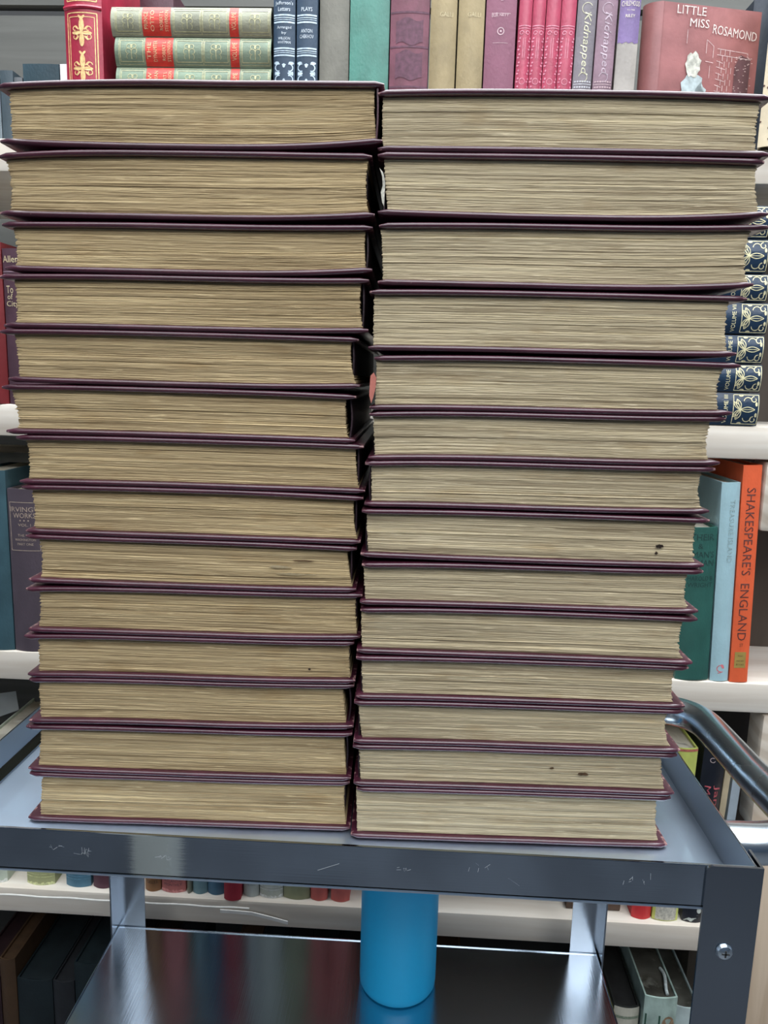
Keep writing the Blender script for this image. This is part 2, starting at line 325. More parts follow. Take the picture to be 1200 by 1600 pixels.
G2 = 'green books lying in a pile on the top shelf'
GR = [(-.3515, -.1755, 1.5112, 1.5405, (.23, .235, .165), 'PRINCE', 'OTTO', 'faded grey-green book titled Prince Otto, top of the lying pile beside the red book'),
      (-.3480, -.1755, 1.4806, 1.5104, (.165, .22, .15), 'THE', 'DYNAMITER', 'green book titled The Dynamiter, second in the lying pile'),
      (-.3475, -.1755, 1.4500, 1.4800, (.145, .20, .135), 'NEW', 'ARABIAN', 'green book third in the lying pile, half hidden by the stacked maroon volumes'),
      (-.3475, -.1755, 1.4045, 1.4494, (.145, .20, .135), None, None, 'thick green book at the bottom of the lying pile on the top shelf')]
red = noisy('red_label', (.52, .035, .02), .5, .2, (120, 120, 120), .1)
for (xa, xb, za, zb, col, t1, t2, lab) in GR:
    bk = Book(lab, zb-za, xb-xa, col, (xb, .905, (za+zb)/2), lie=True, bulge=.005, group=G2, var=.3)
    w = bk.w/2; H = bk.h; gg = foil((.42, .40, .22))
    def Zp(px): return (425-px)/248*H      # place along the spine measured from the tail
    if t1:
        for pa, pb in ((270, 226), (375, 361)):
            bk.part('spine_label', [[(-w*.98+2*w*.98*k/8, Zp(pa)), (-w*.98+2*w*.98*(k+1)/8, Zp(pa)), (-w*.98+2*w*.98*(k+1)/8, Zp(pb)), (-w*.98+2*w*.98*k/8, Zp(pb))] for k in range(8)], red, 'red spine label', .0002)
        bk.part('title', text(t1, 0, Zp(232), .017, .0042)+text(t2, 0, Zp(242), .021, .0042)+text('ROBERT L', 0, Zp(256), .019, .0036)+text('STEVENSON', 0, Zp(264), .021, .0036), foil((.62, .40, .22)), None, .0005)
        bk.part('volume_lettering', text('VOLUME', 0, Zp(368), .018, .005), foil((.62, .40, .22)), None, .0005)
    for (pa, pb) in ((186, 222), (276, 316), (320, 357), (380, 421)):
        P = frame(-w*.72, Zp(pb), w*.72, Zp(pa), .0007)+frame(-w*.88, Zp(pb)-.0015, w*.88, Zp(pa)+.0015, .0005)
        c = (Zp(pa)+Zp(pb))/2
        P += line(0+(-w*.55), c, w*.1, c, .0009)
        for sg in (-1, 1):
            P += curl(-.001, c+sg*.0035, .0034, -sg*1.6, sg*2.6, .0007, shrink=.3)+curl(.004, c+sg*.003, .003, -sg*1.6, sg*3.2, .0006, shrink=.4)+curl(-.006, c+sg*.0025, .003, sg*.2, sg*2.4, .0006)
        P += petal(.002, c, .0022, .0012, 0)
        bk.part('gilt_ornament', P, gg)
up('maroon book lying crosswise in the gloom above the green pile', -.345, -.305, .05, (.06, .018, .03), 1.5413, y=.975, bulge=.003)

G3 = 'navy books with silver ornament'
for (xa, xb, t, lab) in ((-.1735, -.1495, "J", "narrow navy book with silver bands titled Jefferson's Letters"), (-.1482, -.1255, "P", 'narrow navy book with silver bands titled Plays, by Anton Chekhov')):
    bk = up(lab, xa, xb, .21, (.022, .05, .09), Z1, group=G3, bulge=.003)
    w = bk.w/2; z0 = .0585; si = foil((.50, .62, .72)); P = []
    # band bottoms measured from the shelf
    for zc in (.091, .124):
        for d, tt in ((.0085, .0016), (.006, .0009), (.004, .0006), (.0015, .0016)): P += line(-w*.96, zc+d-.004, w*.96, zc+d-.004, tt)
    for zc in (.158,): P += line(-w*.96, zc, w*.96, zc, .002)
    O = []
    for r in range(3):
        zc = .082-.0245*r-.0115
        for sx in (-1, 1):
            for sz in (-1, 1):
                O += curl(sx*w*.50, zc+sz*.0058, .0036, math.pi*(0 if sx > 0 else 1)-1.9*sz*sx, math.pi*(0 if sx > 0 else 1)+1.9*sz*sx, .0011)
                O += petal(sx*w*.92, zc+sz*.0105, .0028, .0016, math.pi if sx > 0 else 0)
            O += petal(sx*w*.35, zc, .0028, .0017, 0 if sx > 0 else math.pi)
            O += petal(sx*w*.86, zc, .0010, .0022, math.pi if sx > 0 else 0)
        for sz in (-1, 1): O += petal(0, zc+sz*.0055, .0022, .0015, sz*math.pi/2)+petal(-.0022, zc+sz*.0085, .0022, .0009, 0)
    for q in range(0, len(P), 24): bk.part('silver_band', P[q:q+24], si)
    bk.part('silver_ornament', O, si)
    if t == 'J': T = text("Jefferson's", 0, .1400, .0190, .0046)+text('Letters', 0, .1345, .013, .0042)+text('Arranged', 0, .1160, .0155, .0038)+text('by', 0, .1105, .005, .0034)+text('WILLSON', 0, .1055, .013, .0026)+text('WHITMAN', 0, .1015, .014, .0026)
    else: T = text('PLAYS', 0, .1345, .012, .0040)+text('ANTON', 0, .1130, .0125, .0036)+text('CHEKHOV', 0, .1075, .0150, .0036)
    bk.part('title', T, foil((.62, .70, .76)))
up('plain taupe grey book between the navy books and the teal one', -.1240, -.0915, .23, (.17, .165, .135), Z1, bulge=.001, y=.912)
up('plain teal green book beside the faded maroon one on the top shelf', -.0905, -.0475, .235, (.055, .21, .165), Z1, bulge=.0015, y=.908, rough=.4)
bk = up('wide faded maroon book with dark stamped panel on the spine', -.0465, -.0045, .215, (.155, .045, .07), Z1, bulge=.004, var=.3)
w = bk.w/2; P = []
M_DS = noisy('dark_stamp', (.105, .035, .062), .6, .3, (200, 200, 200), .1)
for za, zb in ((.066, .093), (.101, .125), (.02, .05)):
    P = [[(-w*.7+1.4*w*k/8, za+.002*math.sin(k)), (-w*.7+1.4*w*(k+1)/8, za+.002*math.sin(k+1)), (-w*.7+1.4*w*(k+1)/8, zb-.002*math.cos(k+1)), (-w*.7+1.4*w*k/8, zb-.002*math.cos(k))] for k in range(8)]
    bk.part('stamped_panel', P, M_DS)
for z in (.058, .098, .132): bk.part('stamped_band', line(-w, z, w, z, .002), M_DS)
tn = (.30, .235, .12); gt = foil((.50, .42, .25))
G5 = 'tan cloth books'
for xa, xb, lab in ((-.0035, .0250, 'tan cloth book with a small triangular mark high on the spine'), (.0262, .0545, 'tan cloth book standing against the plum coloured one')):
    bk = up(lab, xa, xb, .215, tn, Z1, bulge=.004, group=G5)
    w = bk.w/2; bk.part('title', text('GALLI', w*.2, .130, w*1.0, .0045), gt)
    if xa < 0: bk.part('mark', [[(-w*.85, .158), (-w*.35, .158), (-w*.5, .144)]], foil((.45, .42, .36)))
bk = up('broad plum coloured book with small gilt roundels on the spine', .0557, .0883, .215, (.22, .075, .12), Z1, bulge=.0025, var=.1)
w = bk.w/2; P = []
for zc in (.148, .1145): bk.part('roundel', curl(0, zc, .0034, 0, 6.283, .0008)+petal(-.001, zc, .001, .001, 0), foil((.62, .45, .48)))
P += line(-w*.45, .132, w*.6, .132, .0004)+line(-w*.5, .103, w*.5, .103, .0003)
bk.part('gilt_line', P[:6], foil((.62, .45, .48))); bk.part('gilt_line', P[6:], foil((.62, .45, .48))); bk.part('title', text('BUR', -w*.42, .1305, w*.42, .0042)+text('NETT', w*.18, .1303, w*.6, .0022), foil((.62, .45, .48)))
G6 = 'slim pink-red books'; pk = (.42, .06, .11); pf = foil((.66, .26, .34), .4)
for k, (xa, xb) in enumerate(((.0893, .1035), (.1037, .1178), (.1182, .1337), (.1340, .1500))):
    lab = ('slim pink-red embossed book against the plum book', 'slim pink-red embossed book, second from the plum book', 'slim pink-red embossed book, third from the plum book', 'slim pink-red embossed book against the grey book titled Kidnapped')[k]
    bk = up(lab, xa, xb, .205, pk, Z1, bulge=.003, group=G6, rough=.38, lean=.6)
    w = bk.w/2; P = line(-w*.9, .120, w*.9, .120, .0009)+line(-w*.95, .1175, w*.95, .1175, .0006)
    for sx in (-1, 1):
        P += curl(sx*w*.45, .113, .0022, 0, 6, .0007, shrink=.4)
        for q in range(26): P += petal(sx*w*.78, .108-q*.004, .0010, .0012, math.pi/2 if q % 2 else 0, 6)
    P += line(-w*.15, .108, -w*.15, .088, .0005)+line(w*.15, .108, w*.15, .088, .0005)+curl(0, .065, .003, 0, 6.28, .0006)+line(0, .058, 0, .03, .0005)
    bk.part('embossed_ornament', P, pf)
G7 = 'books titled Kidnapped'
for xa, xb, col, lc, lab in ((.1512, .1716, (.19, .17, .19), (.52, .52, .55), 'grey book titled Kidnapped beside the pink-red books'), (.1727, .1935, (.24, .15, .19), (.50, .36, .38), 'mauve book titled Kidnapped with faded lettering')):
    bk = up(lab, xa, xb, .205, col, Z1, bulge=.0025, group=G7, lean=.5)
    w = bk.w/2
    for zb in (.030, .147):
        P = []
        for q in range(7 if zb < .1 else 4):
            z = zb+q*.0055
            P += line(-w*.95, z, w*.95, z, .0007)
            for r in range(7): P += petal(-w*.8+r*w*.26-.0008, z+.0026, .0011, .0009, 0, 6)
        bk.part('patterned_band', P, foil(lc))
    bk.part('title', text('Kidnapped', 0, .103, .062, w*.95, -90, .25)+curl(0, .1375, w*.55, .5, 5.5, .0006)+curl(0, .070, w*.45, -2, 3, .0006), foil((.62, .60, .42) if col[0] < .2 else (.46, .36, .42)))
bk = up('cream and violet book titled Childhood, torn across the spine', .1955, .2175, .205, (.36, .33, .30), Z1, bulge=.0035, var=.15, lean=.5)
w = bk.w/2
bk.part('spine_label', [[(-w+2*w*k/10, .104+.001*math.sin(k*2.1)), (-w+2*w*(k+1)/10, .104+.001*math.sin((k+1)*2.1)), (-w+2*w*(k+1)/10, .205), (-w+2*w*k/10, .205)] for k in range(10)], cloth((.19, .13, .29)), 'violet upper spine', .0002)
bk.part('title', text('OF', 0, .151, .004, .0025)+text('CHILDHOOD', 0, .142, .019, .005)+text('TO THE', 0, .1355, .008, .0014)+text('RILEY', 0, .130, .010, .003), foil((.68, .62, .5)), None, .0006)
# --- the face-out pictorial book, turned so its front board shows
lx, ly = .2325, .928
e = empty('pictorial_book', (lx, ly, Z1), 'dusty rose pictorial book titled Little Miss Rosamond, its front cover turned outward', 'book', None, (0, 0, R(12)))
rose = noisy('rose_cloth', (.30, .115, .115), .42, .18, (40, 40, 40), .15)
def lmp(u, v, o=.0004): return (.022+u*.111, -.0005-o, v)
b = bmesh.new(); T = .028
pr = [(.022, 0), (.140, 0), (.140, .0025), (.022, .0025)]
prism(b, [(.018, 0), (.135, 0), (.135, .0028), (.02, .0028)], 0, .158)
prism(b, [(.018, T+.0), (.135, T), (.135, T+.0028), (.018, T+.0028)], 0, .158)
sp = [(.018-.014*math.sin(math.pi*k/8)**.7-.002, .0+ (T+.0028)*k/8) for k in range(9)]
prism(b, sp+[(x+.0028, y) for x, y in sp[::-1]], 0, .158)
link('cover', b, rose, e)
b = bmesh.new(); box(b, .019, .131, .003, T-.0002, .004, .154); link('page_block', b, M_PW, e)
def flat(name, polys, mat, lab=None, off=.0004):
    b = bmesh.new()
    for p in polys:
        try: b.faces.new([b.verts.new(lmp(x, z, off)) for x, z in p])
        except ValueError: pass
    bmesh.ops.recalc_face_normals(b, faces=b.faces[:]); o = link(name, b, mat, e, 0)
    if lab: o['label'] = lab
li = foil((.60, .46, .46))
def sc(polys, k=1/.116): return [[(x*k, z) for x, z in p] for p in polys]
tp = foil((.66, .58, .55))
flat('title', sc(text('LITTLE', .030, .1515, .036, .0085)), tp); flat('title', sc(text('MISS', .041, .1395, .024, .0085)), tp); flat('title', sc(text('ROSAMOND', .086, .1335, .056, .0095, -4)), tp)
P = []
for r in range(13):
    z = .120-r*.0062-.004; a, c = .066, (.078 if r > 1 else .109)-(.0 if r % 2 else .004)
    P += line(a, z, c, z-.002, .0006)
    for q in range(3): P += line(a+.004+q*.006+(r % 2)*.003, z, a+.004+q*.006+(r % 2)*.003, z-.006, .0006, 1)
flat('brick_lines', sc(P), li)
flat('door_lines', sc(line(.027, .132, .027, .118, .0006, 1)+line(.052, .124, .052, .11, .0006, 1)+line(.061, .118, .061, .106, .0006, 1)+line(.052, .102, .062, .101, .0006, 1)+line(.058, .098, .058, .085, .0005, 1)+line(.052, .124, .061, .118, .0005, 1)), li)
bl = noisy('pale_blue_print', (.42, .50, .52), .55, .25, (160, 160, 160), .05)
fg = []
def blob(cx, cz, a, c, n=14, sd=0): return [[(cx+a*math.cos(2*math.pi*k/n)*(1+.16*math.sin(k*3.1+sd)), cz+c*math.sin(2*math.pi*k/n)*(1+.16*math.cos(k*2.3+sd))) for k in range(n)]]
flat('seated_figure', sc(blob(.038, .070, .014, .020, 18, 1)+blob(.036, .045, .021, .012, 18, 2)+blob(.058, .038, .016, .006, 14, 3)+blob(.049, .066, .007, .013, 12, 5)), bl, 'pale blue print of a seated figure in a long dress')
flat('hair', sc(blob(.037, .097, .0095, .013, 18, 4)), noisy('pale_hair_print', (.50, .50, .44), .55, .35, (260, 260, 260), .05), None, .0007)
rr = random.Random(5); P = []
for k in range(60):
    x, z = .089+rr.random()*.021, .045+rr.random()*.068; P += petal(x, z, .0012, .0004, 0, 5)
flat('speckle', sc(P), li)
flat('dark_wall_print', sc([[(.090, .04), (.109, .04), (.109, .108), (.096, .112), (.090, .10)]]), noisy('dark_print', (.12, .055, .065), .5, .3, (90, 90, 90), .05), 'darker printed wall at the right of the cover', .0002)  # dark printed area of the cover picture
up('dark navy book in the gap right of the pictorial book', .371, .395, .19, (.015, .022, .035), Z1, y=1.0)
bk = up('book with mottled cream and brown patterned spine at the right edge', .3500, .3730, .18, (.55, .47, .33), Z1, y=.892, bulge=.002, yaw=-25, depth=.09)
rr = random.Random(8); P = []
for k in range(90): P += petal((rr.random()-.5)*.02, .002+rr.random()*.17, .001+rr.random()*.0012, .0012, rr.random()*6, 7)
bk.part('mottling', P, foil((.10, .045, .035)))
# --- books on another shelf glimpsed far behind, left
G8 = 'distant books glimpsed past the red book'
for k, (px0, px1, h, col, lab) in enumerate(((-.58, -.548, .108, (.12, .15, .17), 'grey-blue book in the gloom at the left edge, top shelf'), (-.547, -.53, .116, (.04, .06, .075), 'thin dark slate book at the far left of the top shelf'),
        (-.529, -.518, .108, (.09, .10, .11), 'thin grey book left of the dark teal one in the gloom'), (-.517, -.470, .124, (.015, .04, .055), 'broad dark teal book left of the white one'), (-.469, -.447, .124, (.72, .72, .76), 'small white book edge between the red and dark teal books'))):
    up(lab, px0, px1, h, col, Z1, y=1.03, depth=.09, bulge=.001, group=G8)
# --- second shelf: left edge
bk = up('red book with rounded spine at the left edge of the second shelf', -.530, -.4905, .185, (.15, .014, .017), Z2, bulge=.007, rough=.4)
bk = up("plum book with gilt title Tales of the City behind the left stack", -.4895, -.452, .178, (.075, .034, .05), Z2, bulge=.004, y=.905)
w = bk.w/2; bk.part('title', text('Allen', -w*.42, .166, .020, .0075)+text('To', -w*.56, .132, .009, .0085)+text('of', -w*.56, .124, .007, .006)+text('City', -w*.40, .115, .016, .008), foil((.66, .56, .34)))
bk.part('band', line(-w, .152, w, .152, .001)+line(-w, .149, w, .149, .0008), foil((.30, .22, .26)))
bk.e['label'] = 'plum book with gilt lettering peeping out left of the maroon stack'
# --- second shelf: right pile of navy and gold volumes
rows = [(1.3465, 1.3120, .3740), (1.3112, 1.2754, .3765), (1.2744, 1.2447, .3800), (1.2437, 1.2094, .3835), (1.2084, 1.1770, .3825), (1.1762, 1.1452, .3838), (1.1444, 1.1073, .3845)]
gd = foil((.74, .68, .42), .35); nth = ('topmost', 'second', 'third', 'fourth', 'fifth', 'sixth', 'lowest')
vol = ('VOLUME I', 'VOLUME V', 'VOLUME II', 'VOLUME VII', 'VOLUME II', 'VOLUME II', 'VOLUME III')
for k, (za, zb, xe) in enumerate(rows):
    bk = Book('navy volume with gilt leaf panel, %s of the pile at the right edge' % nth[k], za-zb-.0006, .235, (.015, .035, .07), (xe, .902, (za+zb)/2), lie=True, bulge=.004, group='navy and gilt volumes piled on the second shelf', rough=.3, yaw=0)
    w = bk.w/2; P = frame(-w*.9, .001, w*.9, .029, .0008)
    c = (0, .021)
    for a0, ln, wd in ((-math.pi/2, .008, .0028), (.35, .0062, .0026), (math.pi-.35, .0062, .0026), (.75, .0058, .0022), (math.pi-.75, .0058, .0022)):
        ca, sa = math.cos(a0), math.sin(a0); n = 9
        for sgn in (-1, 1):
            prv = None
            for q in range(n+1):
                u = q/n; ww = wd*math.sin(math.pi*u)*sgn; X = c[0]+ca*2*ln*u-sa*ww; Z = c[1]+sa*2*ln*u+ca*ww
                if prv: P += line(prv[0], prv[1], X, Z, .0009, 1)
                prv = (X, Z)
        P += line(c[0], c[1], c[0]+ca*ln*1.7, c[1]+sa*ln*1.7, .0006, 3)
    for sg in (-1, 1):
        P += curl(sg*w*.62, .006, .0036, 0, 5.5, .0010, shrink=.5)+curl(sg*w*.5, .013, .0045, -1.5*sg+1.57*(1-sg), 1.5*sg+1.57*(1-sg), .0009)+petal(sg*w*.85, .018, .0025, .0012, math.pi/2)
        P += petal(sg*w*.2, .0035, .0025, .0013, 0 if sg > 0 else math.pi)
    bk.part('gilt_ornament', P, gd); bk.part('gilt_crest', curl(0, .052, .008, .4, math.pi-.4, .0013)+curl(0, .048, .008, .4, math.pi-.4, .0010)+curl(0, .058, .004, 0, 6.28, .001), gd)
    bk.part('title', text(vol[k], 0, .0375, w*1.75, .0046), gd)
# --- third shelf: left edge
up('dusty teal blue book at the left edge of the third shelf', -.545, -.5010, .228, (.04, .095, .12), Z3, bulge=.003, y=.905)
bk = up("grey-plum book titled Irving's Works beside the left stack", -.5, -.4575, .2065, (.085, .065, .082), Z3, bulge=.003, var=.12, rough=.45)
w = bk.w/2; gi = foil((.46, .36, .28))
bk.part('title', text("IRVING'S", 0, .1815, .036, .0062)+text('WORKS', 0, .1738, .028, .0062)+petal(-.006, .1675, .001, .001, 0, 6)+petal(-.001, .1675, .001, .001, 0, 6)+petal(.004, .1675, .001, .001, 0, 6)
        + text('VOL. I', 0, .162, .016, .0034)+text('THE LIFE', 0, .149, .018, .003)+text('WASHINGTON', 0, .1435, .026, .003)+text('PART ONE', 0, .138, .02, .003), gi)
bk.part('gilt_frame', frame(-w*.86, .130, w*.86, .190, .0007), gi)
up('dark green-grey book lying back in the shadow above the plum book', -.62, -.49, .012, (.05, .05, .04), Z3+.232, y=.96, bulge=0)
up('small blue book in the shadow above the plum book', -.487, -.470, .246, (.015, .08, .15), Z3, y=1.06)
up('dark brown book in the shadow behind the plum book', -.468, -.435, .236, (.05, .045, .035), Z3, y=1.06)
# --- third shelf: right
bk = up('green cloth book by Harold B Wright partly behind the right stack', .322, .3615, .1885, (.022, .105, .085), Z3, lean=-2.0, bulge=.004, var=.14)
w = bk.w/2; dk = foil((.012, .05, .045), .7)
bk.part('title', text('THEIR', w*.1, .177, w*1.4, .0075)+text('&', 0, .166, .006, .006)+text("MAN'S", w*.2, .156, w*1.3, .0075)+text('MAN', w*.35, .146, w*1.0, .0075)+text('HAROLD B', w*.1, .127, w*1.5, .0055)+text('WRIGHT', w*.1, .119, w*1.5, .0055), dk)
bk = up('pale blue book titled Treasure Island beside the green one', .3638, .3856, .243, (.40, .60, .66), Z3, lean=-2.3, bulge=.003, rough=.4, var=.06)
w = bk.w/2; bk.e.location.x -= .0
bk.part('title', text('TREASURE ISLAND', .002, .185, .075, .0058, -90), foil((.30, .42, .44)))
bk.part('emblem', curl(0, .016, .004, 0, 5, .001)+petal(.001, .018, .0015, .003, .5)+line(-.003, .010, .003, .012, .001, 2), foil((.72, .20, .22)))
bk = up("orange book titled Shakespeare's England at the end of the shelf", .3864, .4080, .264, (.80, .13, .045), Z3, lean=-2.3, y=.903, bulge=.0012, rough=.5, var=.08)
w = bk.w/2
bk.part('title', text("SHAKESPEARE'S  ENGLAND", 0, .145, .185, .0105, -90), foil((.12, .035, .03), .7))
bk.part('spine_label', [[(-w*.62, .018), (w*.62, .018), (w*.62, .038), (-w*.62, .038)]], noisy('gold_label', (.42, .30, .08), .5, .15), 'small gold label near the tail', .0005)
bk.part('imprint', text('FOLIO', 0, .0335, .006, .0015)+text('HISTORY', 0, .027, .009, .002)+text('BOOKS', 0, .0225, .009, .002)+text('ST', 0, .047, .004, .004), foil((.14, .05, .03), .7), None, .0008)
for x, z in ((-w*.85, .262), (w*.9, .262)): pass
bk = up('pale grey dust-jacketed book leaning behind the pale blue one', .335, .358, .232, (.30, .33, .33), Z3, y=1.05, bulge=.001)
bk = up('olive tan book behind the orange one', .360, .382, .256, (.20, .17, .10), Z3, y=1.05, bulge=.001)

# --- fourth shelf
G4 = 'row of books whose feet show under the cart tray'
row4 = [(-.560, -.534, .20, (.55, .62, .52), 'pale green book with torn spine foot at the left edge, under the tray'),
 (-.507, -.4685, .215, (.42, .44, .22), 'yellow-green book with frayed spine foot below the tray'),
 (-.4532, -.4190, .22, (.08, .20, .29), 'blue book with a pale line near its foot below the tray'),
 (-.4160, -.3900, .205, (.10, .035, .055), 'dark plum book just left of the rear cart leg'),
 (-.3451, -.3240, .21, (.36, .17, .07), 'orange-brown book just right of the rear cart leg'),
 (-.3227, -.2901, .205, (.62, .19, .18), 'pink book with a chipped foot below the tray'),
 (-.2885, -.2815, .19, (.22, .22, .17), 'thin grey-green pamphlet between the pink and teal books'),
 (-.2807, -.2612, .20, (.16, .28, .32), 'teal blue book next to the thin grey-green one'),
 (-.2604, -.2375, .215, (.06, .15, .24), 'darker blue book left of the crimson one'),
 (-.2362, -.2134, .205, (.33, .012, .03), 'crimson book standing slightly proud of its row'),
 (-.2124, -.1915, .20, (.50, .53, .50), 'light grey book right of the crimson one'),
 (-.1905, -.1592, .21, (.58, .60, .52), 'off-white book with a frayed foot below the tray'),
 (-.1585, -.1234, .215, (.30, .31, .18), 'olive book with dark foot below the tray'),
 (-.1225, -.0998, .20, (.62, .13, .11), 'salmon red book next to the olive one'),
 (-.0955, -.0703, .20, (.64, .14, .12), 'salmon red book ending the row beside the blue bottle'),
 (.2985, .3235, .20, (.62, .03, .035), 'bright red book foot left of the yellow book'),]
for i, (xa, xb, h, col, lab) in enumerate(row4):
    bk = up(lab, xa, xb, h, col, Z4, y=.903 if i == 9 else .913, group=G4, bulge=.005, var=.15)
    w = bk.w/2
    if i in (1, 2, 11): bk.part('spine_band', line(-w*.98, .012, w*.98, .012, .0012)+line(-w*.98, .016, w*.98, .016, .0008), foil(tuple(min(1, c*1.5) for c in col)))
    if i == 5: bk.part('title', text('ATLANTIC', 0, .017, w*1.5, .004)+text('MONTHLY', 0, .0115, w*1.5, .004), foil((.20, .08, .09)))
    if i == 4: bk.part('title', text('GILLES', 0, .014, w*1.4, .0045), foil((.08, .04, .03)))
    if i == 10: bk.part('title', text('VIKING', 0, .018, w*1.2, .003), foil((.25, .3, .32)))
    if i == 11: bk.part('imprint', text('BOBBS', 0, .023, w*1.2, .004), foil((.25, .3, .26)))
    if i in (0, 1, 5, 11):
        rr = random.Random(i); bk.part('frayed_foot', [[(-w+2*w*k/9, .0), (-w+2*w*(k+1)/9, .0), (-w+2*w*(k+1)/9, .002+rr.random()*.003), (-w+2*w*k/9, .002+rr.random()*.003)] for k in range(9)], foil(tuple(min(1, c*1.6+.05) for c in col), .8))
bk = up('yellow book with black scroll lettering seen under the cart handle', .3243, .3575, .240, (.60, .66, .16), Z4, y=.911, lean=1.0, bulge=.004, group=G4, rough=.35)
w = bk.w/2; bkf = foil((.015, .02, .02), .5)
bk.part('title', curl(.001, .198, .0072, -2.2, 3.6, .0018)+curl(.001, .198, .0034, 0, 5.5, .0018)+line(.0085, .150, .0085, .196, .003)+line(-.006, .176, .0085, .178, .002)+text('DAMES', 0, .13, .05, .012, -90), bkf)
bk.part('spine_panel', [[(-w*.8+1.6*w*k/8, .001), (-w*.8+1.6*w*(k+1)/8, .001), (-w*.8+1.6*w*(k+1)/8, .05), (-w*.8+1.6*w*k/8, .05)] for k in range(8)], foil((.60, .58, .50), .5), 'cream panel at the foot of the spine')
bk.part('imprint', text('DOUBLEDAY', 0, .022, w*1.1, .003), bkf, None, .0006)
bk.part('spine_band', line(-w, .2375, w, .2375, .003), foil((.55, .16, .12)), 'red head band')
bk = up('black book with pink lettering Janice Meredith beside the yellow one', .3625, .3905, .240, (.010, .013, .022), Z4, y=.911, lean=1.5, bulge=.004, group=G4, rough=.35)
w = bk.w/2
bk.part('title', text('Janice', w*.45, .165, .055, .0085, -90)+text('Meredith', -w*.35, .160, .062, .0075, -90), foil((.50, .10, .12))); bk.part('emblem', curl(-.003, .226, .003, 1, 6, .0009), foil((.50, .40, .40)))
bk.part('torn_foot', [[(-w*.9, .001), (-w*.2, .001), (w*.1, .006), (w*.9, .004), (w*.9, .009), (w*.3, .011), (-w*.5, .006)]]+petal(w*.2, .016, .003, .004, .3), foil((.55, .6, .56), .8))
up('cream jacketed book leaning next to the black one under the handle', .3930, .4010, .21, (.50, .42, .28), Z4, y=.918, bulge=0, lean=2.0)
up('pale blue-grey book last before the side panel under the handle', .4040, .4150, .205, (.40, .48, .55), Z4, y=.918, bulge=0, lean=2.0)
bk = Book('dark brown book lying on its side with a pale ring mark near the rear leg', .014, .07, (.10, .055, .035), (.286, .922, Z4+.0072), lie=True, bulge=.002, depth=.1, group=None)
bk.part('ring_mark', curl(0, .045, .004, 0, 6.28, .001), foil((.6, .4, .2)))
# dark upper books seen left of the stack on shelf four, with a paper slip
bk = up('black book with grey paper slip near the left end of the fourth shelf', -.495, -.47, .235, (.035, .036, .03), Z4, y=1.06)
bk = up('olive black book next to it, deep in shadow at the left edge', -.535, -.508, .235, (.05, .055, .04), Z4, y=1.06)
b = bmesh.new(); prism(b, [(-.583, .660), (-.553, .672), (-.556, .700), (-.588, .694)], .9995, 1.0000, 'y')
o = link('paper_slip', b, noisy('slip_paper', (.35, .37, .37), .8, .05)); tag(o, 'grey paper slip sticking out of the dark books at the left edge', 'paper slip')

# --- fifth shelf, in the dark below
G9 = 'dark books on the lowest visible shelf'
xs = -.60
rr = random.Random(3)
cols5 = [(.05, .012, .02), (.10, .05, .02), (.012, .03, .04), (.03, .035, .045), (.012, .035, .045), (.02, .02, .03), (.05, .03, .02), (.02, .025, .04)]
cols5 = [tuple(v*(.6 if i_ == 1 else .4) for v in c_) for i_, c_ in enumerate(cols5)]  # cover colours scaled down to paint in the shade of the low shelf
nm = ('dark red', 'ochre brown', 'blackish teal', 'slate', 'deep teal', 'ink blue', 'umber', 'midnight blue')
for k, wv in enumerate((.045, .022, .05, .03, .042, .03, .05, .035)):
    up('%s book on the lowest shelf, seen from above left of the lower tray' % nm[k], xs, xs+wv, .17+.03*(k % 3 == 1), cols5[k], Z5, y=.915, group=G9, pages=noisy('shade_toned_edge', cols5[k], .7), bulge=.004)  # page edges take the darkened cover colour as painted shade
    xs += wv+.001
xs = -.235
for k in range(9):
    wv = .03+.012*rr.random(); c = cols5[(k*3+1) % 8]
    up('book in the dark strip behind the lower tray, %s from the left' % ('first', 'second', 'third', 'fourth', 'fifth', 'sixth', 'seventh', 'eighth', 'ninth')[k], xs, xs+wv, .20, c, Z5, y=.93, pages=noisy('shade_toned_edge', c, .7), group='books glimpsed in the dark strip behind the lower tray', bulge=.004)  # pages coloured dark here too, in place of real shade
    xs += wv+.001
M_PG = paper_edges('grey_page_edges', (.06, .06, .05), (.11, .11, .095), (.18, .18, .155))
bk = up('white book toned dark for shade behind its cream spine, right of the lower tray', .288, .3215, .186, (.02, .022, .02), Z5, y=.915, pages=noisy('shade_toned_edge', (.015, .015, .015), .7))  # boards and pages of a white book coloured dark for deep shade
w = bk.w/2; bk.part('spine_panel', [[(-w+2*w*k/8, .0), (-w+2*w*(k+1)/8, .0), (-w+2*w*(k+1)/8, .185), (-w+2*w*k/8, .185)] for k in range(8)], cloth((.60, .58, .48)), 'cream spine panel', .0003)
bk.part('spine_band', line(-w, .17, w, .17, .004), foil((.25, .3, .22)), None, .0006)
bk = up('worn book with mint spine label and green patch, right of the lower tray', .3235, .3665, .2115, (.38, .50, .45), Z5, y=.905, pages=M_PG, var=.3)
w = bk.w/2
bk.part('spine_label', [[(-w*.9, .165), (0, .165), (0, .185), (-w*.9, .185)]], cloth((.02, .08, .05)), 'dark green patch'); bk.part('stain', petal(w*.1, .172, w*.4, .012, 0), foil((.30, .20, .12), .9))
b = bmesh.new(); tube(b, [(.012, .002+.0*k, .2095+.006*math.sin(k*.5)) if 0 else (.012-.003*math.cos(k*.5), .004+.006*k, .2108+.003*math.sin(k*.45)) for k in range(9)], .0022, 8); link('curled_leaf', b, foil((.6, .68, .68), .6), bk.e)
bk = up('pale blue-white book beside the mint one at the foot of the picture', .3690, .4000, .190, (.50, .60, .60), Z5, y=.915, pages=M_PG)

